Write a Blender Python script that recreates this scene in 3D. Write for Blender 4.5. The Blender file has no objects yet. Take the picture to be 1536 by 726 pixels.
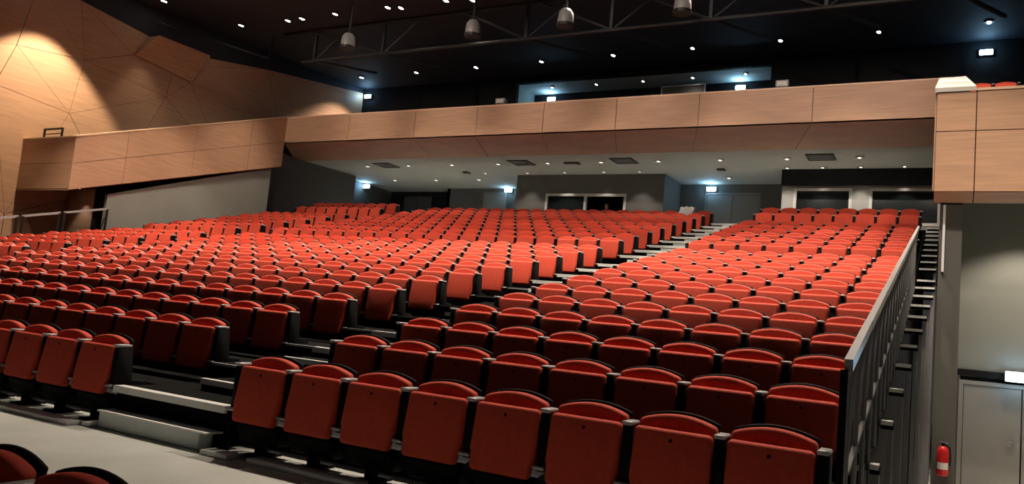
import bpy, bmesh, math, random
from mathutils import Vector, Matrix
random.seed(7)
S = bpy.context.scene
COL = S.collection
# ------------------------------------------------------------------ camera
FPX, PITCH, ROLL, YAW = 1171.606, 0.1009, 0.0924, 0.5045
cam_d = bpy.data.cameras.new('camera')
cam_d.sensor_fit = 'HORIZONTAL'; cam_d.sensor_width = 36.0
cam_d.lens = FPX / 1536.0 * 36.0
cam_d.clip_end = 200; cam_d.clip_start = 0.05
cam = bpy.data.objects.new('camera', cam_d); COL.objects.link(cam)
CAM = Vector((4.6437, -4.4193, 1.1721))
fw = Vector((-math.sin(YAW)*math.cos(PITCH), math.cos(YAW)*math.cos(PITCH), math.sin(PITCH)))
r0 = Vector((math.cos(YAW), math.sin(YAW), 0)); u0 = r0.cross(fw)
rt = math.cos(ROLL)*r0 + math.sin(ROLL)*u0; up = -math.sin(ROLL)*r0 + math.cos(ROLL)*u0
cam.matrix_world = Matrix(((rt.x, up.x, -fw.x, CAM.x), (rt.y, up.y, -fw.y, CAM.y), (rt.z, up.z, -fw.z, CAM.z), (0, 0, 0, 1)))
S.camera = cam
def px(p):
    d = Vector(p) - CAM; w = d.dot(fw)
    if w < 0.1: return None
    return 768 + FPX*d.dot(rt)/w, 363 - FPX*d.dot(up)/w, w
# ------------------------------------------------------------------ world, exposure
W = bpy.data.worlds.new('world'); S.world = W; W.use_nodes = True
W.node_tree.nodes['Background'].inputs[0].default_value = (0.9, 0.85, 0.8, 1)
W.node_tree.nodes['Background'].inputs[1].default_value = 0.035
S.view_settings.view_transform = 'Standard'; S.view_settings.look = 'None'
S.view_settings.gamma = 1.0; S.view_settings.use_curve_mapping = False
S.view_settings.exposure = 0.0
S.cycles.max_bounces = 6; S.cycles.diffuse_bounces = 3; S.cycles.glossy_bounces = 3
S.cycles.caustics_reflective = False; S.cycles.caustics_refractive = False
S.cycles.use_denoising = True
S.cycles.sample_clamp_indirect = 4.0
# lamp strengths (W) and colours, all used by the lamp builders below
WARM = (1.0, 0.84, 0.68); NEUT = (1.0, 0.90, 0.78); BLUE = (0.25, 0.62, 1.0)
P_HOUSE, P_BACKROW, P_UNDER, P_EMERG, P_FRONT = 2250, 700, 150, 12, 4200

# ------------------------------------------------------------------ materials
def mat(name, col, rough=0.6, metal=0.0, noise=0.0, nscale=8.0, bump=0.0, bscale=200.0, emit=None, spec=0.5, stretch=None, trans=0.0, alpha=1.0):
    m = bpy.data.materials.new(name); m.use_nodes = True
    nt = m.node_tree; b = nt.nodes['Principled BSDF']
    b.inputs['Base Color'].default_value = (*col, 1); b.inputs['Roughness'].default_value = rough
    b.inputs['Metallic'].default_value = metal; b.inputs['Specular IOR Level'].default_value = spec
    b.inputs['Transmission Weight'].default_value = trans
    if emit:
        b.inputs['Emission Color'].default_value = (*emit[0], 1); b.inputs['Emission Strength'].default_value = emit[1]
    if noise or bump:
        tc = nt.nodes.new('ShaderNodeTexCoord'); src = tc.outputs['Object']
        if stretch:
            mp = nt.nodes.new('ShaderNodeMapping'); mp.inputs['Scale'].default_value = stretch
            nt.links.new(src, mp.inputs[0]); src = mp.outputs[0]
    if noise:
        n = nt.nodes.new('ShaderNodeTexNoise'); n.inputs['Scale'].default_value = nscale; n.inputs['Detail'].default_value = 5
        nt.links.new(src, n.inputs['Vector'])
        r = nt.nodes.new('ShaderNodeValToRGB')
        r.color_ramp.elements[0].position = 0.3; r.color_ramp.elements[1].position = 0.7
        r.color_ramp.elements[0].color = (*[c*(1-noise) for c in col], 1)
        r.color_ramp.elements[1].color = (*[min(1, c*(1+noise)) for c in col], 1)
        nt.links.new(n.outputs['Fac'], r.inputs[0]); nt.links.new(r.outputs[0], b.inputs['Base Color'])
    if bump:
        n2 = nt.nodes.new('ShaderNodeTexNoise'); n2.inputs['Scale'].default_value = bscale
        nt.links.new(src, n2.inputs['Vector'])
        bp = nt.nodes.new('ShaderNodeBump'); bp.inputs['Strength'].default_value = bump; bp.inputs['Distance'].default_value = 0.01
        nt.links.new(n2.outputs['Fac'], bp.inputs['Height']); nt.links.new(bp.outputs[0], b.inputs['Normal'])
    return m
M = {}
M['red'] = mat('red_fabric', (0.52, 0.054, 0.025), 0.75, noise=0.10, nscale=30, bump=0.15, bscale=260, spec=0.3)
M['black'] = mat('black_plastic', (0.004, 0.004, 0.005), 0.6, spec=0.1)
M['arm'] = mat('grey_armrest', (0.34, 0.34, 0.34), 0.35)
M['steel'] = mat('steel', (0.42, 0.42, 0.42), 0.35, metal=0.7)
M['alu'] = mat('aluminium', (0.72, 0.72, 0.70), 0.40, metal=0.1, noise=0.06, nscale=5, stretch=(1, 20, 20))
M['tube'] = mat('grey_tube', (0.22, 0.22, 0.225), 0.35, metal=0.3)
M['deck'] = mat('black_deck', (0.004, 0.004, 0.004), 0.9, spec=0.06, noise=0.25, nscale=12)
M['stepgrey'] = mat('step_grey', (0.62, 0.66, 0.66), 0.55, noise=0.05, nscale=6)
M['floor'] = mat('grey_vinyl', (0.41, 0.42, 0.385), 0.42, noise=0.14, nscale=1.6, bump=0.04, bscale=30)
M['hallfloor'] = mat('pale_hall_floor', (0.55, 0.54, 0.50), 0.5, noise=0.05, nscale=2)
WOODC = (0.47, 0.275, 0.168)
M['wood'] = mat('oak_veneer', WOODC, 0.50, noise=0.13, nscale=2.2, stretch=(0.5, 0.5, 9), bump=0.05, bscale=20, spec=0.35)
M['woodtop'] = mat('oak_edge', (0.66, 0.44, 0.28), 0.45, noise=0.06, nscale=2, stretch=(0.5, 0.5, 9))
M['cap'] = mat('pale_cap', (0.46, 0.43, 0.39), 0.5, noise=0.03, nscale=3)
M['char'] = mat('charcoal_wall', (0.050, 0.048, 0.046), 0.8, noise=0.06, nscale=3)
M['dark'] = mat('black_wall', (0.013, 0.013, 0.014), 0.85, spec=0.1, noise=0.1, nscale=3)
M['grey'] = mat('grey_green_wall', (0.235, 0.245, 0.215), 0.75, noise=0.04, nscale=2)
M['doorgrey'] = mat('door_grey', (0.28, 0.275, 0.25), 0.6, noise=0.03, nscale=2)
M['taupe'] = mat('dark_taupe_wall', (0.075, 0.072, 0.064), 0.75, noise=0.06, nscale=2)
M['underceil'] = mat('grey_ceiling', (0.60, 0.60, 0.56), 0.8, noise=0.03, nscale=2)
M['topceil'] = mat('black_ceiling', (0.015, 0.018, 0.026), 0.75, noise=0.15, nscale=2)
M['truss'] = mat('truss_black', (0.005, 0.005, 0.006), 0.5)
M['paleg'] = mat('pale_grey_wall', (0.30, 0.29, 0.27), 0.75, noise=0.05, nscale=2)
M['bell'] = mat('grey_lamp_body', (0.28, 0.27, 0.26), 0.45, metal=0.2)
M['white'] = mat('white_plastic', (0.75, 0.74, 0.70), 0.5)
M['frame'] = mat('pale_window_frame', (0.55, 0.53, 0.50), 0.5)
M['glass'] = mat('dark_glass', (0.010, 0.013, 0.014), 0.06, spec=0.6)
M['vent'] = mat('vent_black', (0.012, 0.012, 0.012), 0.6)
M['ext'] = mat('extinguisher_red', (0.55, 0.02, 0.02), 0.25)
M['skin'] = mat('skin', (0.55, 0.30, 0.22), 0.55, noise=0.05, nscale=20)
M['hair'] = mat('hair', (0.03, 0.02, 0.015), 0.6)
M['shirt'] = mat('dark_shirt', (0.02, 0.02, 0.025), 0.8)
M['cloth'] = mat('white_cloth', (0.75, 0.73, 0.70), 0.85, noise=0.05, nscale=12, bump=0.3, bscale=15)
M['lens'] = mat('lamp_lens', (0.9, 0.9, 0.85), 0.3, emit=((1.0, 0.88, 0.74), 60.0))
M['lensu'] = mat('downlight_lens', (0.9, 0.9, 0.85), 0.3, emit=((1.0, 0.93, 0.84), 2.2))
M['lensb'] = mat('emergency_lens', (0.8, 0.9, 1.0), 0.3, emit=((0.45, 0.75, 1.0), 30.0))

# ------------------------------------------------------------------ mesh helpers
class MB:
    def __init__(s): s.v = []; s.f = []
    def add(s, vs, fs):
        o = len(s.v); s.v += [tuple(v) for v in vs]; s.f += [tuple(i+o for i in f) for f in fs]; return s
    def box(s, x0, x1, y0, y1, z0, z1):
        return s.add([(x0,y0,z0),(x1,y0,z0),(x1,y1,z0),(x0,y1,z0),(x0,y0,z1),(x1,y0,z1),(x1,y1,z1),(x0,y1,z1)],
                     [(0,3,2,1),(4,5,6,7),(0,1,5,4),(1,2,6,5),(2,3,7,6),(3,0,4,7)])
    def prism(s, pts, off):
        """closed polygon pts (3-D, planar) extruded by vector off"""
        n = len(pts); a = [Vector(p) for p in pts]; o = Vector(off)
        return s.add(a + [p+o for p in a], [tuple(range(n))[::-1], tuple(range(n, 2*n))] + [(i, (i+1) % n, n+(i+1) % n, n+i) for i in range(n)])
    def bar(s, a, b, w, h=None, upv=(0, 0, 1)):
        a, b = Vector(a), Vector(b); d = (b-a).normalized(); h = h or w
        u = Vector(upv)
        if abs(d.dot(u)) > 0.98: u = Vector((0, 1, 0))
        sx = d.cross(u).normalized()*w/2; sy = sx.cross(d).normalized()*h/2
        vs = [p + i*sx + j*sy for p in (a, b) for i, j in ((-1,-1),(1,-1),(1,1),(-1,1))]
        return s.add(vs, [(0,3,2,1),(4,5,6,7),(0,1,5,4),(1,2,6,5),(2,3,7,6),(3,0,4,7)])
    def tube(s, path, r, n=10):
        path = [Vector(p) for p in path]; rings = []
        for i, p in enumerate(path):
            d = (path[min(i+1, len(path)-1)] - path[max(i-1, 0)]).normalized()
            u = Vector((0, 0, 1)) if abs(d.z) < 0.95 else Vector((0, 1, 0))
            a = d.cross(u).normalized(); b = a.cross(d)
            rr = r[i] if isinstance(r, (list, tuple)) else r
            rings.append([p + rr*(math.cos(2*math.pi*k/n)*a + math.sin(2*math.pi*k/n)*b) for k in range(n)])
        vs = [v for ring in rings for v in ring]; fs = []
        for i in range(len(path)-1):
            for k in range(n):
                fs.append((i*n+k, i*n+(k+1) % n, (i+1)*n+(k+1) % n, (i+1)*n+k))
        fs.append(tuple(range(n))[::-1]); fs.append(tuple(range((len(path)-1)*n, len(path)*n)))
        return s.add(vs, fs)
    def lathe(s, prof, c, n=18):
        """prof: (r, z) pairs about a vertical axis through c"""
        return s.tube([(c[0], c[1], c[2]+z) for r, z in prof], [max(r, 1e-4) for r, z in prof], n)
    def mesh(s, name):
        m = bpy.data.meshes.new(name); m.from_pydata([tuple(v) for v in s.v], [], s.f)
        bm = bmesh.new(); bm.from_mesh(m); bmesh.ops.recalc_face_normals(bm, faces=bm.faces); bm.to_mesh(m); bm.free()
        return m
def link(name, me, parent=None, loc=None):
    o = bpy.data.objects.new(name, me); COL.objects.link(o)
    if parent: o.parent = parent
    if loc: o.location = loc
    return o
def obj(name, mb, m, parent=None, loc=None, bevel=0, seg=2, smooth=False):
    me = mb.mesh(name); me.materials.append(M[m])
    if bevel:
        bm = bmesh.new(); bm.from_mesh(me)
        bmesh.ops.bevel(bm, geom=[e for e in bm.edges if len(e.link_faces) == 2 and e.calc_face_angle(0) > 0.6], offset=bevel, segments=seg, profile=0.5, affect='EDGES', clamp_overlap=True)
        bm.to_mesh(me); bm.free()
    if smooth or bevel:
        for p in me.polygons: p.use_smooth = True
        me.set_sharp_from_angle(angle=math.radians(40))
    return link(name, me, parent, loc)
def tag(o, label=None, cat=None, group=None, kind=None):
    for k, v in (('label', label), ('category', cat), ('group', group), ('kind', kind)):
        if v: o[k] = v
    return o
def empty(name, loc, label, cat, group=None):
    o = bpy.data.objects.new(name, None); COL.objects.link(o); o.location = loc; o.empty_display_size = 0.2
    return tag(o, label, cat, group)
def struct(name, mb, m, label=None, **k):
    return tag(obj(name, mb, m, **k), label, None, None, 'structure')
def spot(name, parent, loc, energy, col, angle, blend=0.4, radius=0.08, aim=(0, 0, -1)):
    d = bpy.data.lights.new(name, 'SPOT'); d.energy = energy; d.color = col; d.spot_size = math.radians(angle); d.spot_blend = blend; d.shadow_soft_size = radius
    o = link(name, d, parent, loc); o.rotation_euler = Vector(aim).to_track_quat('-Z', 'Y').to_euler(); return o
ORDL = [a + ' of line ' + b for b in ('one', 'two', 'three', 'four') for a in 'nought one two three four five six'.split()[1:]]; ORDL.insert(0, '')
ORD = 'zeroth first second third fourth fifth sixth seventh eighth ninth tenth eleventh twelfth thirteenth fourteenth fifteenth sixteenth seventeenth eighteenth nineteenth twentieth twenty-first'.split()

# ------------------------------------------------------------------ row geometry (measured)
PIT, D1, R1, D2, R2 = 0.52, 0.9391, 0.196, 0.9243, 0.2302
AIS = -1.46                      # right end of the centre block
MIDL = AIS - 20*PIT              # left end of the centre block
LFTR = -13.28; LFTL = LFTR - 8*PIT
def row(n):
    if n == 1: return -0.09, 0.0
    if n <= 12: return (n-1)*D1, (n-1)*R1
    return 11*D1 + 1.193 + (n-13)*D2, 11*R1 + 0.3146 + (n-13)*R2
NROW = 21
XR = 4.28; XL = -17.62

# ================================================================== STRUCTURE
struct('floor', MB().box(-21, 9, -1.9, -0.45, -0.3, 0).box(-21, 4.3, -0.45, 0.3, -0.3, 0), 'floor', 'smooth light grey floor in front of the first row')
struct('floor.001', MB().box(-21, 9, -10, -1.9, -0.5, -0.23), 'floor', 'lower grey floor under the seats nearest the camera')
struct('floor.002', MB().box(4.0, 12, -0.45, 27, -1.25, -1.05), 'hallfloor', 'pale hall floor beside the seating tribune')
struct('floor.003', MB().box(-21, -17.62, 0.3, 27, 1.3, 1.5), 'deck', 'dark side gangway floor along the wooden wall')
struct('ceiling', MB().box(-24, 13, -12, 24.2, 11.0, 11.2), 'topceil', 'black hall ceiling')
struct('ceiling.001', MB().box(-19.3, 9, 19.4, 26.6, 7.0, 7.12), 'underceil', 'grey ceiling under the balcony')
# wood soffit from the parapet foot to the grey ceiling
SEAM = [-17.7, -14.57, -11.6, -9.06, -6.58, -4.11, -1.58, 1.51, 4.5]
sof = empty('ceiling.002', (0, 17.2, 7.17), None, None); sof['kind'] = 'structure'; sof['label'] = 'reddish wooden soffit under the balcony edge'
for a, b in zip(SEAM[:-1], SEAM[1:]):
    # seams lean sideways going back
    sa = a - 0.75 if a > -17.6 else a - 1.5; sb = b - 0.75 if b < 4.4 else b
    g = 0.008
    obj('panel', MB().prism([(a+g, 0.0, 0.0), (b-g, 0.0, 0.0), (sb-g, 2.2, -0.17), (sa+g, 2.2, -0.17)], (0, 0, 0.04)), 'wood', sof)
obj('backing', MB().prism([(-19.3, 0.05, 0.06), (4.5, 0.05, 0.06), (4.5, 2.25, -0.1), (-19.3, 2.25, -0.1)], (0, 0, 0.03)), 'dark', sof)
# balcony slab and parapet
struct('slab', MB().box(-17.7, 9, 17.4, 26.6, 7.25, 7.4), 'dark', 'dark balcony floor slab')
par = empty('balcony_wall', (0, 17.2, 7.17), None, None); par['kind'] = 'structure'; par['label'] = 'long oak panelled balcony front above the seats'
for a, b in zip(SEAM[:-1], SEAM[1:]):
    obj('panel', MB().box(a+0.008, b-0.008, 0, 0.05, 0, 1.0), 'wood', par)
obj('backing', MB().box(SEAM[0], SEAM[-1], 0.03, 0.16, 0.02, 0.98), 'dark', par)
obj('cap', MB().box(SEAM[0], SEAM[-1], -0.015, 0.18, 1.0, 1.045), 'woodtop', par)
# left side balcony, stepping down towards the stage
def zb_top(y): return 5.37 + (y-9.1)*(8.2-5.37)/8.1
def zb_bot(y): return 3.79 + (y-9.1)*(6.27-3.79)/8.1
lb = empty('balcony_wall.001', (-17.7, 9.1, 3.8), None, None); lb['kind'] = 'structure'; lb['label'] = 'oak panelled side balcony stepping down along the wooden wall'
ys = [9.1, 10.75, 13.2, 15.55, 17.2]
for a, b in zip(ys[:-1], ys[1:]):
    for lo, hi in ((0, 0.5), (0.5, 1)):
        def zz(y, f): return zb_bot(y)*(1-f) + zb_top(y)*f - 3.8
        g = 0.007
        obj('panel', MB().prism([(0, a-9.1+g, zz(a, lo)+g), (0, b-9.1-g, zz(b, lo)+g), (0, b-9.1-g, zz(b, hi)-g), (0, a-9.1+g, zz(a, hi)-g)], (-0.04, 0, 0)), 'wood', lb)
obj('backing', MB().prism([(-0.03, 0.02, -0.0), (-0.03, 8.08, 2.47), (-0.03, 8.08, 4.37), (-0.03, 0.02, 1.55)], (-0.3, 0, 0)), 'dark', lb)
obj('cap', MB().prism([(0.015, -0.01, 1.57), (0.015, 8.1, 4.40), (0.015, 8.1, 4.445), (0.015, -0.01, 1.615)], (-0.4, 0, 0)), 'woodtop', lb)
for lo, hi in ((0.0, 0.79), (0.80, 1.57)):
    obj('panel', MB().box(-2.72, -0.006, -0.0, 0.05, lo, hi), 'wood', lb)
obj('soffit', MB().prism([(-0.02, 0.0, -0.02), (-2.72, 0.0, -0.02), (-2.6, 8.1, 2.46), (-0.02, 8.1, 2.46)], (0, 0, 0.04)), 'wood', lb)
obj('end_cap', MB().box(-2.72, 0.0, -0.015, 0.16, 1.57, 1.61), 'woodtop', lb)
obj('gangway', MB().prism([(-0.35, 0.06, 0.5), (-2.7, 0.06, 0.5), (-2.6, 8.1, 3.0), (-0.35, 8.1, 3.0)], (0, 0, 0.04)), 'dark', lb)
# right side balcony
rb = empty('balcony_wall.002', (4.5, 9.1, 3.77), None, None); rb['kind'] = 'structure'; rb['label'] = 'oak panelled balcony end beside the tribune handrail'
xs = [0.02, 0.56, 2.5, 4.6]
for a, b in zip(xs[:-1], xs[1:]):
    for lo, hi in ((0.0, 0.935), (0.95, 1.56)):
        obj('panel', MB().box(a+0.007, b-0.007, 0, 0.05, lo, hi), 'wood', rb)
    obj('lip_panel', MB().prism([(a+0.007, 0.02, -0.01), (b-0.007, 0.02, -0.01), (b-0.007, 0.30, -0.13), (a+0.007, 0.30, -0.13)], (0, 0.01, 0.03)), 'wood', rb)
obj('backing', MB().box(0.02, 4.6, 0.03, 0.2, 0.0, 1.55), 'dark', rb)
obj('front_cap', MB().box(0.55, 4.6, -0.015, 0.2, 1.57, 1.61), 'woodtop', rb)
obj('side_wall', MB().prism([(0, 0.05, 0.02), (0, 8.1, 2.6), (0, 8.1, 4.37), (0, 0.05, 1.54)], (0.5, 0, 0)), 'wood', rb)
obj('sloped_cap', MB().prism([(-0.01, -0.02, 1.57), (-0.01, 8.1, 4.40), (-0.01, 8.1, 4.46), (-0.01, -0.02, 1.64)], (0.56, 0, 0)), 'cap', rb)
obj('soffit', MB().prism([(0.02, 0.3, -0.13), (4.6, 0.3, -0.13), (4.6, 2.45, 0.24), (0.02, 2.45, 0.24)], (0, 0, 0.04)), 'taupe', rb)
obj('gangway', MB().prism([(0.5, 0.06, 0.85), (4.6, 0.06, 0.85), (4.6, 8.1, 3.4), (0.5, 8.1, 3.4)], (0, 0, 0.04)), 'dark', rb)
# left wooden wall: triangulated oak panels on a long slanting wall
def WL(y, z, d=0.0): return Vector((-20.4 + 0.142*(y-9.1) + d, y, z))
wl = empty('wall_left', (0, 0, 0), None, None); wl['kind'] = 'structure'; wl['label'] = 'big oak wall of triangular panels'
Pn = {'a': (-6, -1.2), 'b': (-6, 10.3), 'c': (8.86, 10.4), 'd': (10.11, 10.29), 'e': (12.48, 9.9), 'f': (14.42, 9.84), 'g': (17.27, 10.27), 'h': (22.35, 10.8), 'i': (22.35, 6.0),
      'k': (10.27, 6.53), 'l': (10.5, 8.39), 'm': (8.1, 6.85), 'n': (8.5, 8.2), 'o': (12.02, 9.09), 'p': (14.18, 8.77), 'q': (14.79, 9.57), 'r': (13.34, 7.97), 's': (13.45, 8.83),
      't': (18.0, 8.6), 'u': (16.0, 6.0), 'v': (11.8, 4.3), 'w': (8.9, 3.0), 'x': (8.9, -1.2), 'y': (5.0, 7.6), 'z': (5.0, 5.4), '1': (12.0, -1.2), '2': (18.0, 5.0)}
tris = ['nlk', 'nkm', 'ynm', 'yzm', 'yby', 'bcn', 'bny', 'cdl', 'cln', 'dol', 'deo', 'ols', 'lsr', 'lrk', 'efp', 'epo', 'ops', 'spr', 'fqp', 'fgq', 'qtp', 'gtq', 'ghi', 'git', 'ti2', 't2u', 'ptu', 'pur', 'rkv', 'ruv',
        'mkw', 'zmw', 'kvw', 'wvx', 'vx1', 'abz', 'bzy', 'azx', 'zwx', 'uv2']
DEP = {k: random.uniform(0.0, 0.05) for k in Pn}
FACET = {'epo': 'over', 'efp': 'over', 'fqp': 'over'}
for t in tris:
    if len(set(t)) < 3: continue
    c = sum((WL(*Pn[k]) for k in t), Vector())/3
    pts = []
    for k in t:
        d = DEP[k]
        if t in FACET: d = 0.55 if k in 'ef' else 0.10
        p = WL(*Pn[k], d); dv = (c - p); dv.normalize(); pts.append(p + dv*0.012)
    if t in FACET:
        back = [WL(*Pn[k], -0.05) for k in t]
        mb = MB().add(pts + back, [(0, 1, 2), (5, 4, 3), (0, 3, 4, 1), (1, 4, 5, 2), (2, 5, 3, 0)])
    else:
        mb = MB().prism(pts, (-0.05, 0, 0))
    obj('panel', mb, 'wood', wl)
obj('backing', MB().prism([WL(-6, -1.2, -0.06), WL(22.4, -1.2, -0.06), WL(22.4, 11, -0.06), WL(-6, 11, -0.06)], (-0.2, 0, 0)), 'topceil', wl)
# walls below the left balcony
struct('wall_left.001', MB().prism([(-17.85, 10.43, 0), (-17.85, 16.85, 0), (-17.85, 16.85, 6.16), (-17.85, 10.43, 3.90)], (-0.12, 0, 0)), 'grey', 'plain grey green wall under the side balcony')
struct('wall_left.002', MB().prism([(-18.3, 10.75, 0), (-18.3, 16.8, 0), (-18.3, 16.8, 6.0), (-18.3, 10.75, 4.1)], (-0.1, 0, 0)), 'dark')
struct('wall_left.003', MB().prism([(-18.98, 16.96, 3), (-18.38, 22.3, 3), (-18.38, 22.3, 6.98), (-18.98, 16.96, 6.98)], (-0.06, 0, 0)).box(-19.4, -19.3, 22.4, 26.2, 3, 6.98).box(-19.4, -18.44, 22.32, 22.4, 3, 6.98), 'char', 'dark grey side wall at the back under the balcony')
struct('wall_left.004', MB().box(-19.2, -17.97, 16.85, 16.95, 2, 6.1), 'char')
struct('wall_left.006', MB().box(-18.75, -18.3, 10.6, 10.75, 0, 4.1), 'dark')
struct('wall_left.005', MB().box(-20.1, -18.75, 10.6, 10.75, 0, 4.1), 'wood', 'short oak wall behind the side gangway railing')
# upper back wall with the control room opening
ub = MB()
ub.box(-21, -10.6, 22.4, 22.6, 7.3, 11).box(-0.65, 12, 22.4, 22.6, 7.3, 11).box(-10.6, -0.65, 22.4, 22.6, 10.74, 11).box(-10.6, -0.65, 22.4, 22.6, 7.3, 8.9)
struct('wall_back', ub, 'dark', 'black upper back wall above the balcony')
struct('ceiling.003', MB().box(-10.6, -0.65, 22.6, 24.1, 10.74, 10.84), 'underceil', 'grey ceiling of the control room recess')
struct('wall_back.001', MB().box(-10.75, -0.5, 24.0, 24.15, 7.3, 10.8), 'dark', 'dark rear wall of the control room recess')
struct('wall_back.002', MB().box(-10.75, -10.6, 22.6, 24.1, 7.3, 10.8), 'grey', 'side wall of the control room recess')
struct('wall_back.003', MB().box(-0.65, -0.5, 22.6, 24.1, 7.3, 10.8), 'grey')
# lower back walls under the balcony
Z7 = 7.0
struct('wall_back.004', MB().box(-4.2, -0.04, 24.6, 24.75, 3.5, Z7), 'taupe', 'rear wall with the double door beside the control booth')
struct('wall_back.005', MB().box(-15.46, -10.3, 25.4, 25.55, 3.5, Z7), 'taupe', 'rear wall with a door beside the control booth')
struct('wall_back.006', MB().box(-19.3, -15.3, 26.2, 26.4, 3.5, Z7), 'dark', 'dark rear niche wall')
struct('wall_back.007', MB().box(-15.46, -15.3, 25.4, 26.3, 3.5, Z7), 'dark')
# control booth: front wall with a window opening
bw = MB()
bw.box(-10.3, -8.95, 22.6, 22.75, 3.5, Z7).box(-5.62, -4.2, 22.6, 22.75, 3.5, Z7).box(-8.95, -5.62, 22.6, 22.75, 6.25, Z7).box(-8.95, -5.62, 22.6, 22.75, 3.5, 5.4)
struct('wall_back.008', bw, 'taupe', 'dark front wall of the control booth under the balcony')
struct('wall_back.009', MB().box(-4.35, -4.2, 22.75, 24.6, 3.5, Z7), 'taupe', 'side of the control booth beside the double door')
struct('wall_back.010', MB().box(-10.3, -10.15, 22.75, 25.4, 3.5, Z7), 'taupe')
struct('wall_back.011', MB().box(-10.2, -4.3, 24.4, 24.6, 3.5, Z7), 'dark', 'dark inside of the control booth')
# right rear wall with two windows
rw = MB()
rw.box(-0.03, 0.35, 22.2, 22.35, 3.5, Z7).box(2.12, 2.62, 22.2, 22.35, 3.5, Z7).box(0.35, 2.12, 22.2, 22.35, 6.38, Z7).box(2.62, 4.62, 22.2, 22.35, 6.38, Z7).box(0.35, 4.62, 22.2, 22.35, 3.5, 5.2)
struct('wall_back.012', rw, 'paleg', 'rear wall with two dark windows above the last row')
struct('wall_back.015', MB().box(-0.05, 4.62, 22.12, 22.2, 6.46, 7.0), 'dark', 'black band above the two rear windows')
struct('wall_back.013', MB().box(-0.03, 0.12, 22.35, 24.7, 3.5, Z7), 'taupe')
struct('wall_back.014', MB().box(0.12, 9, 23.6, 23.7, 3.5, Z7), 'dark')
def window(n, x0, x1, y, z0, z1, label, mull=()):
    w = empty('window_%d' % n, (x0, y, z0), None, None); w['kind'] = 'structure'; w['label'] = label
    W_, H_ = x1-x0, z1-z0; f = 0.09
    mb = MB().box(0, f, -0.04, 0.1, 0, H_).box(W_-f, W_, -0.04, 0.1, 0, H_).box(f, W_-f, -0.04, 0.1, H_-f, H_).box(f, W_-f, -0.04, 0.1, 0, f)
    for m in mull: mb.box(m-0.04, m+0.04, -0.04, 0.1, f, H_-f)
    obj('window_frame', mb, 'frame', w)
    return w, W_, H_
w, a, b = window(1, 0.35, 2.12, 22.2, 5.2, 6.38, 'first dark window in the rear wall, beside the stairs')
obj('pane', MB().box(0.08, a-0.08, 0.02, 0.035, 0.08, b-0.08), 'glass', w)
w, a, b = window(2, 2.62, 4.62, 22.2, 5.2, 6.38, 'second dark window in the rear wall, beside the balcony end')
obj('pane', MB().box(0.08, a-0.08, 0.02, 0.035, 0.08, b-0.08), 'glass', w)
w, a, b = window(3, -8.95, -5.62, 22.6, 5.4, 6.25, 'wide control booth window, one half slid open', (1.68,))
obj('pane', MB().box(0.08, 1.66, 0.02, 0.035, 0.08, b-0.08), 'glass', w)
# doors under the balcony
def door(n, x0, x1, y, z0, z1, label, m, leaf=2):
    d = empty('door_%d' % n, (x0, y, z0), None, None); d['kind'] = 'structure'; d['label'] = label
    W_, H_ = x1-x0, z1-z0
    obj('door_frame', MB().box(-0.07, 0, -0.05, 0.02, 0, H_+0.07).box(W_, W_+0.07, -0.05, 0.02, 0, H_+0.07).box(0, W_, -0.05, 0.02, H_, H_+0.07), m, d)
    for k in range(leaf):
        a, b = W_*k/leaf+0.012, W_*(k+1)/leaf-0.012
        lf = obj('door_leaf', MB().box(a, b, -0.035, 0.01, 0.01, H_-0.012), m, d)
        hx = b-0.09 if k == 0 else a+0.09
        obj('door_handle', MB().bar((hx, -0.07, 0.98), (hx+(-0.1 if k == 0 else 0.1), -0.07, 0.98), 0.022).bar((hx, -0.03, 0.98), (hx, -0.08, 0.98), 0.022), 'steel', lf)
    return d
M['backdoor'] = mat('taupe_door', (0.16, 0.155, 0.14), 0.6)
door(1, -3.15, -1.25, 24.6, 4.5, 6.6, 'grey double door at the top of the stepped aisle', 'backdoor')
door(2, -13.4, -12.35, 25.4, 4.5, 6.75, 'grey door behind the central seats, beside the control booth', 'backdoor', 1)
door(4, -18.4, -16.9, 26.2, 4.5, 6.7, 'dark double door in the far rear corner', 'char')
struct('floor.004', MB().box(-19.2, 4.6, 19.7, 26.5, 4.35, 4.54), 'floor', 'top landing floor behind the last row')
# right corridor: pillar, door wall
struct('pillar', MB().prism([(4.62, 9.4, -1.05), (4.62, 24, -1.05), (4.62, 24, 7), (4.62, 20, 7), (4.62, 9.4, 3.62)], (0.31, 0, 0)), 'taupe', 'dark pillar wall carrying the balcony end')
obj('conduit', MB().bar((4.68, 9.37, 2.55), (4.68, 9.37, 3.6), 0.035), 'alu', bpy.data.objects['pillar'])
struct('wall_right', MB().box(4.9, 9.2, 11.5, 11.7, 0.96, 4.3).box(4.9, 5.02, 11.5, 11.7, -1.05, 0.96).box(6.86, 9.2, 11.5, 11.7, -1.05, 0.96), 'grey', 'grey wall above the corridor double door')
struct('trim_1', MB().box(4.93, 9.2, 11.44, 11.5, 0.965, 1.075), 'dark', 'dark band above the corridor double door')
door(3, 5.07, 6.79, 11.5, -1.05, 0.82, 'grey double door in the corridor beside the tribune', 'doorgrey')
struct('trim_2', MB().box(5.02, 6.86, 11.52, 11.66, 0.89, 0.96), 'dark')
struct('wall_right.001', MB().box(9.2, 9.4, -1, 24, -1.05, 11), 'dark', 'black side wall beyond the balcony end')

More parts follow.
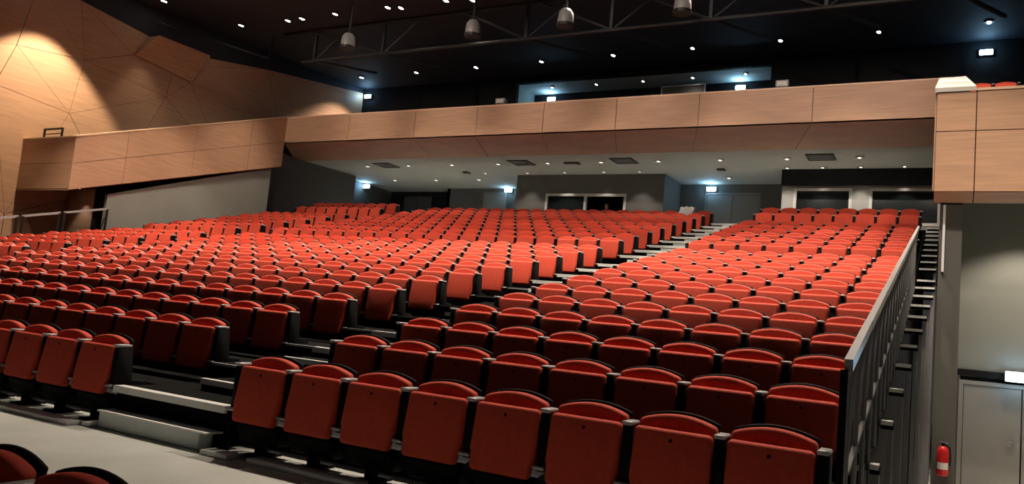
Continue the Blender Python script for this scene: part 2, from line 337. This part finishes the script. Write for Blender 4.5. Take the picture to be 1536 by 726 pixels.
# ================================================================== TRIBUNE
tri = empty('seating_tribune', (0, 0, 0), 'black stepped seating tribune with pale aluminium step edges carrying the red seats', 'grandstand')
AISLES = [(AIS+0.05, -0.05), (LFTR+0.05, MIDL-0.05)]
BLOCKS = [(XL, LFTR+0.03), (MIDL-0.03, AIS+0.03), (-0.03, XR)]
def zdeck(n): return row(n-1)[1] + 0.33 if n > 1 else 0.0          # floor that the feet of row n stand on
for n in range(2, NROW+2):
    y, z = row(n-1); z = zdeck(n); y2 = row(n)[0]; y = max(y, 0); zl = zdeck(n-1)
    d = MB().box(XL, XR, y+0.30, y2+0.30, z-0.05, z)
    for a, b in AISLES: d.box(a, b, y-0.10, y+0.30, z-0.05, z)
    wb = min(0.27, 0.05 + 0.026*max(0, n-3))                                    # bracket at the open side, wider row by row
    d.box(XR+0.034, XR+0.04+wb, y-0.10, y+0.02, z-0.06, z-0.015)
    obj('deck', d, 'deck', tri)
    r = MB().box(XL, XR, y+0.30, y+0.325, zl, z-0.05)
    for a, b in AISLES: r.box(a, b, y-0.08, y-0.06, zl, z-0.05)
    obj('riser', r, 'deck', tri)
    obj('bracket_edge', MB().box(XR+0.036, XR+0.035+wb, y-0.125, y-0.03, z-0.03, z), 'alu', tri)
    for i, (a, b) in enumerate(AISLES):
        full = n == 2 or n > 9
        obj('nosing', MB().box(a if full else a+0.42, b-0.02, y-0.125, y-0.03, z-0.05, z+0.006), 'alu', tri)
        if not full: obj('nosing', MB().box(a+0.04, a+0.42, y-0.11, y-0.07, z-0.02, z+0.004), 'arm', tri)  # dull left end: shade on the nosing put into its colour
        if n <= NROW:
            zs = (z + zdeck(n+1))/2; x0, x1 = a+0.42, b-0.02
            hs = obj('half_step', MB().box(x0, x1, y+0.42, y2-0.08, z, zs), 'deck' if n < 8 else 'stepgrey', tri)  # upper half steps paler: light from the landing put into the colour
            obj('nosing', MB().box(x0, x1, y+0.40, y+0.46, zs-0.045, zs+0.004), 'alu', hs)
# side cladding and telescopic legs at the open right side
side = MB()
for n in range(2, NROW+2):
    y = row(n-1)[0]; y2 = row(n)[0]
    side.box(XR-0.05, XR-0.005, y-0.10, y2-0.09, -1.05, zdeck(n)-0.055)
obj('side_panel', side, 'dark', tri)
for n in range(2, 19):
    y = row(n-1)[0]; z = zdeck(n)
    wb = min(0.27, 0.05 + 0.026*max(0, n-3))
    obj('leg_post', MB().box(XR+wb, XR+0.036+wb, y-0.085, y-0.04, -1.05, z-0.062), 'tube', tri)
# big grey first step in the front aisle
st = empty('aisle_step', (-1.38, -0.24, 0), 'wide grey box step on the floor at the foot of the stepped aisle', 'step')
obj('step_box', MB().box(0, 1.20, 0, 0.135, 0.004, 0.128), 'stepgrey', st, bevel=0.006)
obj('step_nosing', MB().box(-0.01, 1.30, -0.015, 0.135, 0.129, 0.142), 'alu', st)
fp = [(-2.95, -1.55, -0.40, 'pale floor plate under the front seats of the central block'), (-1.51, -1.41, -0.30, 'short pale floor plate beside the grey aisle step'), (-0.06, 0.22, -0.32, 'short pale floor plate between the grey step and the first seat leg'), (0.36, 1.36, -0.27, 'pale floor plate under the front row beside the handrail block')]
for a, b, y, l in fp:
    tag(obj('floor_plate', MB().box(a, b, y, y+0.14, 0.0, 0.035), 'alu', bevel=0.006), l, 'floor plate', 'floor plates under the front row')
# handrail at the open right side
hr = empty('handrail', (4.325, -0.85, 0), 'long sloping flat grey handrail with black posts along the open side of the tribune', 'handrail')
def zr(y): return 1.14 + (y+0.87)*0.205
cuts = [-0.87, 0.14, 1.45, 3.6, 6.3, 9.6]
for a, b in zip(cuts[:-1], cuts[1:]):
    obj('rail_segment', MB().bar((0, a+0.85+0.012, zr(a)-0.02), (0, b+0.85-0.012, zr(b)-0.02), 0.034, 0.05), 'steel', hr)
obj('front_post', MB().box(-0.03, 0.0, -0.02, 0.05, 0.0, zr(-0.87)-0.04), 'black', hr)
k = 0; y = -0.45
while y < 9.5:
    zt = zr(y) - 0.042
    X_ = -0.030
    obj('post', MB().tube([(0.0, y+0.85, zt), (-0.01, y+0.85, zt-0.06), (X_, y+0.83, zt-0.22), (X_, y+0.83, -0.02 if y < -0.2 else zt-1.0)], 0.0135, 8), 'tube', hr, smooth=True)
    if y < 9: obj('brace', MB().tube([(X_, y+0.83, zt-0.55), (X_, y+1.13, zt-0.10)], 0.011, 8), 'tube', hr, smooth=True)
    y += 0.47; k += 1
obj('lower_rail', MB().bar((-0.030, 0.45, zr(-0.4)-0.62), (-0.030, 10.3, zr(9.45)-0.62), 0.022), 'truss', hr)

# ================================================================== SEATS
def rounded(mb, m, bevel, seg):
    me = mb.mesh('m'); bm = bmesh.new(); bm.from_mesh(me)
    bmesh.ops.bevel(bm, geom=[e for e in bm.edges if len(e.link_faces) == 2 and e.calc_face_angle(0) > 0.5], offset=bevel, segments=seg, profile=0.5, affect='EDGES', clamp_overlap=True)
    bm.to_mesh(me); bm.free(); me.materials.append(M[m])
    for p in me.polygons: p.use_smooth = True
    me.set_sharp_from_angle(angle=math.radians(50))
    return me
def pan_mb():
    # tipped-up seat pan: flat upholstered underside faces forward, leaning back a little
    zb, zt = 0.25, 0.662
    def yf(z): return -0.095 + (z-zb)*0.16
    pr = [(-0.203, zb), (0.203, zb), (0.211, zb+0.10), (0.221, zb+0.13), (0.221, zt), (-0.221, zt), (-0.221, zb+0.13), (-0.211, zb+0.10)]
    return MB().prism([(x, yf(z), z) for x, z in pr], (0, 0.082, -0.012))
def arch(w, zb, zt, rise, n=10):
    pts = [(-w, zb), (w, zb)]
    for i in range(n+1):
        t = 1 - 2*i/n
        pts.append((w*t, zt - rise*t*t))
    return pts
def back_mb(w, zb, zt, rise, y0, th, lean=0.16):
    return MB().prism([(x, y0 + (z-zb)*lean, z) for x, z in arch(w, zb, zt, rise)], (0, th, -th*lean*0.3))
ME = {}
ME['seat_pan'] = rounded(pan_mb(), 'red', 0.030, 4)
ME['backrest'] = rounded(back_mb(0.222, 0.30, 0.738, 0.045, 0.0, 0.075), 'red', 0.022, 3)
ME['back_shell'] = rounded(back_mb(0.226, 0.29, 0.750, 0.045, 0.077, 0.022), 'black', 0.005, 1)
ME['side_panel'] = rounded(MB().prism([(0.231, -0.028, 0.30), (0.231, -0.020, 0.648), (0.231, 0.12, 0.648), (0.231, 0.15, 0.37), (0.231, 0.294, 0.36), (0.231, 0.294, 0.30)], (0.058, 0, 0)), 'black', 0.006, 1)
ME['armrest'] = rounded(MB().box(0.229, 0.291, -0.036, 0.11, 0.648, 0.672), 'arm', 0.007, 1)
ME['hinge'] = rounded(MB().tube([(0.215, -0.045, 0.325), (0.296, -0.045, 0.325)], 0.014, 10), 'steel', 0.003, 1)
ME['under_panel'] = rounded(MB().prism([(-0.20, 0.02, 0.10), (-0.20, -0.03, 0.225), (-0.20, 0.20, 0.265), (-0.20, 0.20, 0.10)], (0.40, 0, 0)), 'black', 0.006, 1)
ME['leg'] = rounded(MB().box(-0.035, 0.035, 0.02, 0.09, 0.02, 0.30).box(-0.06, 0.06, -0.06, 0.22, 0.0, 0.022), 'black', 0.004, 1)
ME['number_button'] = rounded(MB().tube([(0, -0.022, 0.60), (0, -0.0415, 0.602)], 0.011, 10), 'black', 0.002, 1)
LEFT = {}
for k in ('side_panel', 'armrest', 'hinge'):
    m = ME[k].copy(); m.transform(Matrix.Translation((-PIT, 0, 0))); LEFT[k] = m
BK = {'R': (0.0, 8, 'block beside the handrail'), 'M': (MIDL, 20, 'central block'), 'L': (LFTL, 8, 'block along the grey wall')}
seats = []
for blk, (x0, cnt, bl) in BK.items():
    rows_ = list(range(1, 19)) + ([19, 20, 21] if blk == 'M' else [20, 21])
    for n in rows_:
        y, z = row(n)
        if blk != 'M' and n >= 20: z += 0.06 if n == 20 else 0.13
        for k in range(cnt):
            p = (x0 + (k+0.5)*PIT, y, z); q = px((p[0], p[1]+0.1, p[2]+0.6))
            if q is None or q[0] < -220 or q[0] > 1700: continue
            vis = -25 < q[0] < 1556 and q[1] < 800
            seats.append((q[2] if vis else q[2] + 500, blk, n, k, p))
seats.sort()
IND = 300 - 2
def part(name, me, parent):
    o = bpy.data.objects.new(name, me); COL.objects.link(o); o.parent = parent; return o
def make_seat(p, label, group, first_left, lowleg, button):
    t = empty('theatre_seat', p, label, 'seat', group)
    pn = part('seat_pan', ME['seat_pan'], t); part('backrest', ME['backrest'], t); part('back_shell', ME['back_shell'], t)
    if button: part('number_button', ME['number_button'], pn)
    for src, on in ((ME, True), (LEFT, first_left)):
        if on:
            s = part('side_panel', src['side_panel'], t); part('armrest', src['armrest'], s); part('hinge', src['hinge'], s)
    if lowleg:
        u = part('under_panel', ME['under_panel'], t); part('leg', ME['leg'], t)
    return t
rest = []
for i, (dist, blk, n, k, p) in enumerate(seats):
    if i < IND:
        rn = ORD[n]; bl = BK[blk][2]
        if blk == 'R': pos = ORD[k+1] + ' from the stepped aisle'
        elif blk == 'M': pos = ORD[20-k] + ' from the stepped aisle'
        else: pos = ORD[8-k] + ' from the gangway'
        what = 'red folded seat, '
        rw_ = 'front row' if n == 1 else rn + ' row'
        make_seat(p, what + pos + ', ' + rw_ + ' of the ' + bl, 'red folded theatre seats of the tribune', k == 0, n == 1, n <= 3)
    else: rest.append((blk, n, k, p))
# two seats of the row nearest the camera, on the lower floor
for x, l in ((1.53, 'red seat back at the very bottom corner, outer of the two nearest the camera'), (2.05, 'red seat back at the bottom edge, nearest the grey floor, beside the corner seat')):
    make_seat((x, -2.75, -0.23), l, 'two red seats nearest the camera', x < 1.8, True, False)
# the other seats, too many and too small: one object
vs, fs, mi = [], [], []
slots = ['red', 'black', 'arm', 'steel']
def lite(mb): 
    return mb.v, mb.f
LITE = []
for mb, s in ((pan_mb(), 0), (back_mb(0.222, 0.30, 0.738, 0.045, 0.0, 0.075), 0), (back_mb(0.226, 0.29, 0.750, 0.045, 0.077, 0.022), 1),
              (MB().prism([(0.231, -0.028, 0.30), (0.231, -0.020, 0.648), (0.231, 0.12, 0.648), (0.231, 0.15, 0.37), (0.231, 0.294, 0.30)], (0.058, 0, 0)), 1), (MB().box(0.229, 0.291, -0.036, 0.11, 0.648, 0.672), 2),
              (MB().tube([(0.215, -0.045, 0.325), (0.296, -0.045, 0.325)], 0.014, 6), 3)):
    LITE.append((mb.mesh('m'), s))
LT = [([tuple(v.co) for v in m.vertices], [tuple(f.vertices) for f in m.polygons], s) for m, s in LITE]
for blk, n, k, (X, Y, Z) in rest:
    for v, f, s in LT:
        for sh in ((0,) if (s == 0 or k > 0) else (0, -PIT)):
            if s == 1 and sh and len(v) > 10: continue
            o = len(vs)
            vs += [(a+X+sh, b+Y, c+Z) for a, b, c in v]; fs += [tuple(i+o for i in g) for g in f]; mi += [s]*len(f)
me = bpy.data.meshes.new('far_theatre_seats'); me.from_pydata(vs, [], fs)
for s in slots: me.materials.append(M[s])
me.polygons.foreach_set('material_index', mi)
fo = link('far_theatre_seats', me)
tag(fo, 'hundreds of small red folded seats filling the upper tiers and the block along the grey wall', 'seats', None, 'stuff')
bm = bmesh.new(); bm.from_mesh(me)
bmesh.ops.recalc_face_normals(bm, faces=bm.faces); bm.to_mesh(me); bm.free()

# ================================================================== LAMPS
def downlight(name, p, label, group, lens, r, energy, col, angle, cat='ceiling light', ring='truss', aim=(0, 0, -1), blend=0.5):
    t = empty(name, p, label, cat, group)
    obj('housing', MB().lathe([(r*1.35, 0), (r*1.35, -0.03), (r*1.02, -0.035), (r*1.0, -0.012)], (0, 0, 0)), ring, t)
    obj('lens', MB().lathe([(r, -0.014), (r, -0.034)], (0, 0, 0)), lens, t)
    if energy: spot('beam', t, (0, 0, -0.06), energy, col, angle, blend, r, aim)
    return t
for k in range(9):
    downlight('ceiling_spotlight', (-17.42 + 2.885*k, 20.85, 11.0), 'lit ceiling spotlight, ' + ORD[k+1] + ' of the row above the balcony from the wooden wall', 'spotlights above the balcony', 'lens', 0.10, P_BACKROW, WARM, 110)
dots = [(-19.0, 12.2), (-18.0, 14.7), (-15.83, 14.84), (-15.16, 14.84), (-13.65, 14.85), (-11.45, 14.9), (-11.04, 15.05), (-9.24, 15.0), (-8.38, 15.2)]
for k, (x, y) in enumerate(dots):
    if k == 0: l = 'lit ceiling spotlight nearest the top of the oak wall, alone'
    else: l = 'lit ceiling spotlight, ' + ORD[k] + ' from the oak wall in the row by the truss'
    downlight('ceiling_spotlight', (x, y, 11.0), l, 'spotlights by the truss', 'lens', 0.10, P_HOUSE*0.3 if k > 1 else 250, WARM, 70 if k > 1 else 50)
# the same hall lamps carry on over the front rows (above the picture)
fk = 0
for y in (14.9,):
    for x in (-4.5, -1.0, 2.5, 5.5):
        fk += 1
        downlight('ceiling_spotlight', (x, y, 11.0), 'hall ceiling spotlight beyond the truss row, ' + ORD[fk] + ' towards the handrail', 'hall spotlights', 'lens', 0.10, P_HOUSE*0.6, WARM, 74)
fk = 0
for y, e in ((11.6, 0.9), (8.6, 1.0), (5.4, 1.55)):
    for x in (-15, -11.2, -7.4, -3.7, 0, 3.6):
        fk += 1
        downlight('ceiling_spotlight', (x, y, 11.0), 'hall ceiling spotlight over the seats, place ' + ORDL[fk], 'hall spotlights', 'lens', 0.10, P_HOUSE*e, WARM, 84 if y == 5.4 else 72)
downlight('ceiling_spotlight', (-18.8, 8.9, 11.0), 'spotlight washing the oak wall', 'wall washers', 'lens', 0.1, 4600, (1.0, 0.80, 0.56), 74, blend=0.25)
# front-of-house lamps above the stage edge that light the balcony front
for k, x in enumerate((-15.5, -12, -8.5, -5, -1.5, 1.5, 4.2)):
    downlight('unseen_spotlight', (x, 1.5, 10.9), 'spotlight above the stage edge aimed at the balcony front, ' + ORD[k+1] + ' of seven', 'stage edge spotlights', 'lens', 0.1, P_FRONT, (1.0, 0.85, 0.72), 26, blend=0.7, aim=(0, 15.7, -3.3))
downlight('unseen_spotlight', (-6.0, 1.5, 10.9), 'added unseen spotlight brightening the stepping side balcony', 'stage edge spotlights', 'lens', 0.1, 4200, (1.0, 0.82, 0.66), 24, blend=0.9, aim=(-11.7, 11.6, -5.4))  # added lamp out of view, brightens the left fascia
downlight('unseen_spotlight', (7.0, -4.0, 10.9), 'added unseen spotlight brightening the balcony end beside the handrail', 'stage edge spotlights', 'lens', 0.1, 2600, (1.0, 0.84, 0.68), 34, aim=(-0.5, 13.1, -6.0))  # added lamp out of view, brightens the right balcony end
# grey bell-shaped lamps under the truss (not lit)
for k, (x, y) in enumerate([(-12.34, 14.2), (-7.70, 14.35), (-4.68, 14.35), (-1.37, 14.35)]):
    t = empty('bell_lamp', (x, y, 9.5), 'grey bell-shaped hall lamp hanging by the black truss, ' + ORD[k+1] + ' from the oak wall', 'lamp', 'bell lamps by the truss')
    obj('lamp_body', MB().lathe([(0.22, -0.02), (0.225, 0.10), (0.20, 0.30), (0.13, 0.40), (0.05, 0.43)], (0, 0, 0)), 'bell', t, smooth=True)
    obj('lamp_rim', MB().lathe([(0.24, -0.10), (0.245, -0.02), (0.22, -0.018), (0.2, -0.05)], (0, 0, 0)), 'truss', t)
    obj('hanger', MB().bar((0, 0, 0.42), (0, 0, 1.5), 0.05), 'truss', t)
# lights in the control room recess
for k in range(5):
    downlight('recess_downlight', (-9.35 + 1.92*k, 23.1, 10.74), 'small white downlight in the control room recess, ' + ORD[k+1] + ' of five', 'control room downlights', 'lens', 0.07, 25, NEUT, 130)
# downlights under the balcony
for k in range(10):
    downlight('balcony_downlight', (-16.24 + 2.075*k, 20.5, 7.0), 'round white balcony downlight, ' + ORD[k+1] + ' from the oak wall in the row by the soffit', 'downlights under the balcony, long row', 'lensu', 0.09, P_UNDER*(3.2 if k in (0, 1, 2, 8, 9) else 1.6), NEUT, 110, ring='white')
for k, x in enumerate((-16.97, -14.75, -12.55, -2.09)):
    downlight('balcony_downlight', (x, 23.35, 7.0), 'round white downlight under the balcony near the rear doors, ' + ORD[k+1] + ' of four', 'downlights under the balcony, rear row', 'lensu', 0.09, P_UNDER*1.2, NEUT, 90, ring='white')
downlight('ceiling_spotlight', (6.3, 5.2, 11.0), 'added unseen spotlight brightening the open side of the tribune', 'hall spotlights', 'lens', 0.10, P_HOUSE, WARM, 72)  # added lamp out of view, brightens bracket edges and rail tubes
for k, x in enumerate((0.16, 1.25, 2.37, 3.6)):
    downlight('balcony_downlight', (x, 21.8, 7.0), 'downlight near the rear windows, ' + ORD[k+1] + ' of four', 'downlights by the windows', 'lensu', 0.07, P_UNDER*0.8, NEUT, 66, ring='white')
for k, x in enumerate((-11.5, -9.6, -8, -6.4, -5.0)):
    downlight('balcony_downlight', (x, 22.1, 7.0), 'downlight above the control booth front, ' + ORD[k+1] + ' of five', 'downlights by the booth', 'lensu', 0.06, P_UNDER*0.5, NEUT, 80, ring='white')
downlight('balcony_downlight', (5.95, 10.55, 3.87), 'round white downlight under the balcony end in the corridor', 'corridor downlights', 'lensu', 0.08, 240, WARM, 120, ring='white')
downlight('balcony_downlight', (7.6, 10.55, 3.87), 'second corridor downlight under the balcony end, out of view', 'corridor downlights', 'lensu', 0.08, 190, WARM, 120, ring='white')
downlight('balcony_downlight', (-19.1, 10.25, 4.08), 'round downlight under the side balcony over the gangway', 'gangway downlights', 'lensu', 0.07, 35, NEUT, 80, ring='white')
# emergency lights
em = [((-18.2, 22.33, 10.62), 'high in the corner above the balcony by the oak wall'), ((-19.09, 24.0, 6.83), 'over the far rear corner door under the balcony'), ((-12.2, 25.34, 6.9), 'beside the control booth under the balcony'),
      ((-9.77, 23.95, 10.5), 'in the control room recess, end nearest the oak wall'), ((-2.02, 23.95, 10.5), 'in the control room recess, end nearest the handrail'), ((-3.0, 24.53, 6.80), 'over the double door at the top of the stepped aisle'),
      ((5.67, 22.33, 10.6), 'high on the black wall above the balcony end'), ((5.86, 11.38, 1.02), 'over the corridor double door')]
for p, l in em:
    t = empty('emergency_light', p, 'bright bluish white emergency light ' + l, 'emergency light', 'emergency lights')
    obj('housing', MB().box(-0.19, 0.19, -0.02, 0.06, -0.09, 0.09), 'white', t, bevel=0.01)
    obj('diffuser', MB().box(-0.17, 0.17, -0.06, -0.02, -0.075, 0.075), 'lensb', t, bevel=0.015)
    d = bpy.data.lights.new('glow', 'POINT'); d.energy = P_EMERG if p[2] > 2 else 2.5; d.color = BLUE; d.shadow_soft_size = 0.06
    link('glow', d, t, (0, -0.22, 0.03))

# ================================================================== TRUSS
tr = empty('roof_truss', (0, 15.9, 9.83), 'black roof truss with diagonal braces above the balcony', 'truss')
obj('bottom_chord', MB().tube([(-16.0, 0, 0), (12, 0, 0)], 0.06, 8), 'truss', tr, smooth=True)
obj('top_chord', MB().tube([(-17.0, 0, 1.12), (12, 0, 1.12)], 0.06, 8), 'truss', tr, smooth=True)
nodes = [-15.4, -12.3, -6.75, -3.95, -1.05, 1.9, 4.8, 7.7]
for i, x in enumerate(nodes):
    obj('post', MB().bar((x, 0, 0), (x, 0, 1.12), 0.09), 'truss', tr)
    if i: obj('diagonal', MB().tube([(x, 0, 0), (x - (3.4 if i == 1 else 2.4), 0, 1.12)], 0.045, 8), 'truss', tr, smooth=True)
    if i < 7: obj('diagonal', MB().tube([(x+0.1, 0, 0.05), (x+1.35, 0.0, 1.0)], 0.04, 8), 'truss', tr, smooth=True)
    obj('back_brace', MB().bar((x+0.05, 0.05, 0), (x+1.1, 2.2, 0.2), 0.08), 'truss', tr)
cr = empty('ceiling_rail', (-18.4, 15.5, 10.3), 'thin grey bent lighting rail hanging by the oak wall', 'rail')
obj('rail_bar', MB().bar((-1.2, -3.0, 0.1), (0.6, 0.5, -0.15), 0.06), 'truss', cr)
obj('hanger', MB().bar((0.6, 0.5, -0.15), (0.7, 0.5, 0.7), 0.05), 'truss', cr)

# ================================================================== SMALL THINGS
def vent(p, w, d, l):
    t = empty('ceiling_vent', p, l, 'vent', 'ceiling vents under the balcony')
    obj('vent_frame', MB().box(-w/2, w/2, -d/2, -d/2+0.05, -0.03, 0).box(-w/2, w/2, d/2-0.05, d/2, -0.03, 0).box(-w/2, -w/2+0.05, -d/2, d/2, -0.03, 0).box(w/2-0.05, w/2, -d/2, d/2, -0.03, 0), 'vent', t)
    obj('backing', MB().box(-w/2+0.05, w/2-0.05, -d/2+0.05, d/2-0.05, -0.008, 0), 'vent', t)
    for k in range(5):
        yy = -d/2+0.12 + k*(d-0.24)/4
        obj('slat', MB().bar((-w/2+0.05, yy, -0.018), (w/2-0.05, yy, -0.018), 0.05, 0.012), 'arm', t)
for k, x in enumerate((-15.2, -8.97, -4.98, 1.36)):
    vent((x, 20.4, 7.0), 0.80, 0.80, 'square black ceiling vent under the balcony, ' + ORD[k+1] + ' of four from the oak wall')
for k, (x, y) in enumerate(((-12.28, 21.9), (-7.01, 20.58), (-2.03, 21.95))):
    t = empty('smoke_detector', (x, y, 7.0), 'small dark ceiling box under the balcony, ' + ORD[k+1] + ' of three from the oak wall', 'detector', 'small ceiling boxes')
    obj('detector_body', MB().box(-0.28 if k == 1 else -0.13, 0.28 if k == 1 else 0.13, -0.13, 0.13, -0.05, 0), 'vent', t, bevel=0.01)
    obj('detector_ring', MB().box(-0.2 if k == 1 else -0.09, 0.2 if k == 1 else 0.09, -0.09, 0.09, -0.07, -0.05), 'arm', t)
# gangway railing at the left
lr = empty('gangway_railing', (-17.75, 4.6, 1.5), 'black gangway railing with grey top bar beside the outermost seats by the oak wall', 'railing')
def zl_(y): return 2.68 + (y-7.39)*0.254 - 1.5
for a, b in ((3.2, 5.9), (6.0, 7.85), (7.95, 9.0), (9.1, 10.45)):
    obj('top_bar', MB().bar((0, a-4.6, zl_(a)), (0, b-4.6, zl_(b)), 0.05, 0.06), 'arm', lr)
    for y in (a+0.03, b-0.03):
        obj('post', MB().bar((0, y-4.6, zl_(y)), (0, y-4.6, 0.0), 0.05), 'truss', lr)
    obj('infill_panel', MB().prism([(0, a-4.6+0.08, zl_(a)-0.9), (0, b-4.6-0.08, zl_(b)-0.9), (0, b-4.6-0.08, zl_(b)-0.86), (0, a-4.6+0.08, zl_(a)-0.86)], (0.02, 0, 0)), 'truss', lr)
# low guard on the left balcony end
gd = empty('guard_rail', (-19.15, 9.25, 5.41), 'small black guard rail on the end of the side balcony by the oak wall', 'railing')
for x in (-0.45, 0.45): obj('post', MB().bar((x, 0, 0), (x, 0, 0.29), 0.05), 'truss', gd)
obj('top_bar', MB().bar((-0.48, 0, 0.29), (0.48, 0, 0.29), 0.05), 'truss', gd)
obj('mid_bar', MB().bar((-0.45, 0, 0.14), (0.45, 0, 0.14), 0.025), 'truss', gd)
# small boxes standing on the balcony front
for x, l in ((-8.35, 'small white box on the balcony front, the one nearer the oak wall'), (0.65, 'small white box on the balcony front, end nearest the handrail')):
    t = empty('projector_box', (x, 17.5, 7.4), l, 'box', 'boxes on the balcony front')
    obj('stand', MB().box(-0.05, 0.05, -0.05, 0.05, 0, 0.9), 'truss', t)
    obj('box_body', MB().box(-0.17, 0.17, -0.12, 0.12, 0.9, 1.09), 'bell', t, bevel=0.01)
    obj('box_grille', MB().box(-0.13, 0.13, -0.13, -0.12, 0.94, 1.05), 'frame', t)
sc = empty('screen_frame', (-4.05, 23.5, 7.4), 'thin grey outlined screen frame in the control room recess', 'frame')
obj('screen', MB().box(-0.8, 0.8, 0, 0.03, 2.8, 3.15), 'char', sc); obj('screen_border', MB().box(-0.85, 0.85, -0.02, 0.03, 3.15, 3.19).box(-0.85, -0.81, -0.02, 0.03, 2.8, 3.15).box(0.81, 0.85, -0.02, 0.03, 2.8, 3.15), 'arm', sc)
obj('stand', MB().box(-0.05, 0.05, 0.0, 0.05, 0, 2.8), 'truss', sc)
# two red seats on the right balcony
for x, l in ((5.36, 'red seat top on the balcony end, beside the pale sloped cap'), (5.88, 'red seat top on the balcony end, the one farther from the sloped cap')):
    make_seat((x, 16.8, 7.184), l, 'red seats on the balcony end', x < 5.6, True, False)
obj('balcony_step', MB().box(0.5, 1.6, 7.4, 8.3, 3.18, 3.41), 'dark', rb)
# fire extinguisher on the pillar
fe = empty('fire_extinguisher', (4.775, 9.31, -0.53), 'red fire extinguisher hanging on the dark pillar beside the corridor door', 'fire extinguisher')
obj('cylinder', MB().lathe([(0.06, 0), (0.078, 0.02), (0.08, 0.10), (0.08, 0.36), (0.06, 0.42), (0.03, 0.44)], (0, 0, 0)), 'ext', fe, smooth=True)
obj('instruction_label', MB().tube([(0, -0.004, 0.10), (0, -0.004, 0.20)], 0.0785, 18), 'white', fe, smooth=True)
obj('valve', MB().box(-0.025, 0.025, -0.02, 0.02, 0.44, 0.49), 'black', fe)
obj('trigger', MB().bar((-0.05, -0.01, 0.50), (0.07, -0.03, 0.49), 0.02, 0.015), 'steel', fe)
obj('hose', MB().tube([(0.03, 0, 0.46), (0.09, -0.02, 0.42), (0.10, -0.02, 0.30), (0.095, -0.02, 0.16)], 0.011, 8), 'black', fe, smooth=True)
obj('wall_bracket', MB().box(-0.03, 0.03, 0.07, 0.095, 0.2, 0.46), 'steel', fe)
# person in the control booth
def skin_body(name, joints, edges, m, parent=None, root=0):
    me = bpy.data.meshes.new(name); me.from_pydata([j[0] for j in joints], edges, [])
    o = link(name, me, parent); me.materials.append(M[m])
    sk = o.modifiers.new('skin', 'SKIN'); sk.use_smooth_shade = True
    for i, j in enumerate(joints):
        me.skin_vertices[0].data[i].radius = (j[1], j[2] if len(j) > 2 else j[1])
    me.skin_vertices[0].data[root].use_root = True
    ss = o.modifiers.new('subdivision', 'SUBSURF'); ss.levels = 1; ss.render_levels = 1
    return o
pe = empty('person', (-6.58, 23.15, 4.54), 'person with dark top standing behind the open half of the control booth window', 'person')
J = [((0, 0, 0.78), .15, .11), ((0, 0, 1.0), .14, .10), ((0, -.02, 1.14), .16, .10), ((0, -.03, 1.21), .055), ((0, -.05, 1.27), .075, .085), ((0, -.06, 1.36), .078, .095), ((0, -.05, 1.41), .05, .06),
     ((.19, -.02, 1.14), .05), ((.24, -.05, .90), .042), ((.16, -.27, .84), .034), ((-.19, -.02, 1.14), .05), ((-.24, -.05, .90), .042), ((-.16, -.27, .84), .034),
     ((.09, 0, .70), .09), ((.09, -.02, .40), .06), ((.09, 0, .06), .045), ((.09, -.12, .03), .035), ((-.09, 0, .70), .09), ((-.09, -.02, .40), .06), ((-.09, 0, .06), .045), ((-.09, -.12, .03), .035)]
E_ = [(0, 1), (1, 2), (2, 3), (3, 4), (4, 5), (5, 6), (2, 7), (7, 8), (8, 9), (2, 10), (10, 11), (11, 12), (0, 13), (13, 14), (14, 15), (15, 16), (0, 17), (17, 18), (18, 19), (19, 20)]
skin_body('body', J, E_, 'skin', pe)
obj('hair', MB().lathe([(0.08, -0.04), (0.092, 0.02), (0.08, 0.075), (0.04, 0.10)], (0, -0.03, 1.37)), 'hair', pe, smooth=True)
obj('nose', MB().bar((0, -0.15, 1.335), (0, -0.135, 1.37), 0.022), 'skin', pe)
obj('top', MB().lathe([(0.20, 0.74), (0.185, 0.95), (0.205, 1.10), (0.17, 1.19), (0.07, 1.215)], (0, -0.01, 0), 14), 'shirt', pe, smooth=True)
# white cloth draped over a seat of the last row
y21, z21 = row(21)
xc = AIS - 1.5*PIT
cl = MB(); nx, ny = 10, 14
prof = [(-0.14, 0.44), (-0.12, 0.54), (-0.09, 0.66), (0.02, 0.75), (0.08, 0.85), (0.15, 0.87), (0.25, 0.86), (0.31, 0.80), (0.315, 0.72), (0.315, 0.66)]
vv = []
for i in range(nx+1):
    t = i/nx - 0.5
    for j, (yy, zz) in enumerate(prof):
        vv.append((t*0.43, yy + 0.012*math.sin(9*t+j), zz - 0.05*t*t + 0.015*math.sin(17*t + 0.7*j)))
n_ = len(prof); ff = [(i*n_+j, (i+1)*n_+j, (i+1)*n_+j+1, i*n_+j+1) for i in range(nx) for j in range(n_-1)]
cl.add(vv, ff)
co = obj('draped_cloth', cl, 'cloth', None, (xc, y21-0.01, z21), smooth=True)
sm = co.modifiers.new('solid', 'SOLIDIFY'); sm.thickness = 0.012
tag(co, 'white cloth draped over a seat in the last row beside the control booth', 'cloth')
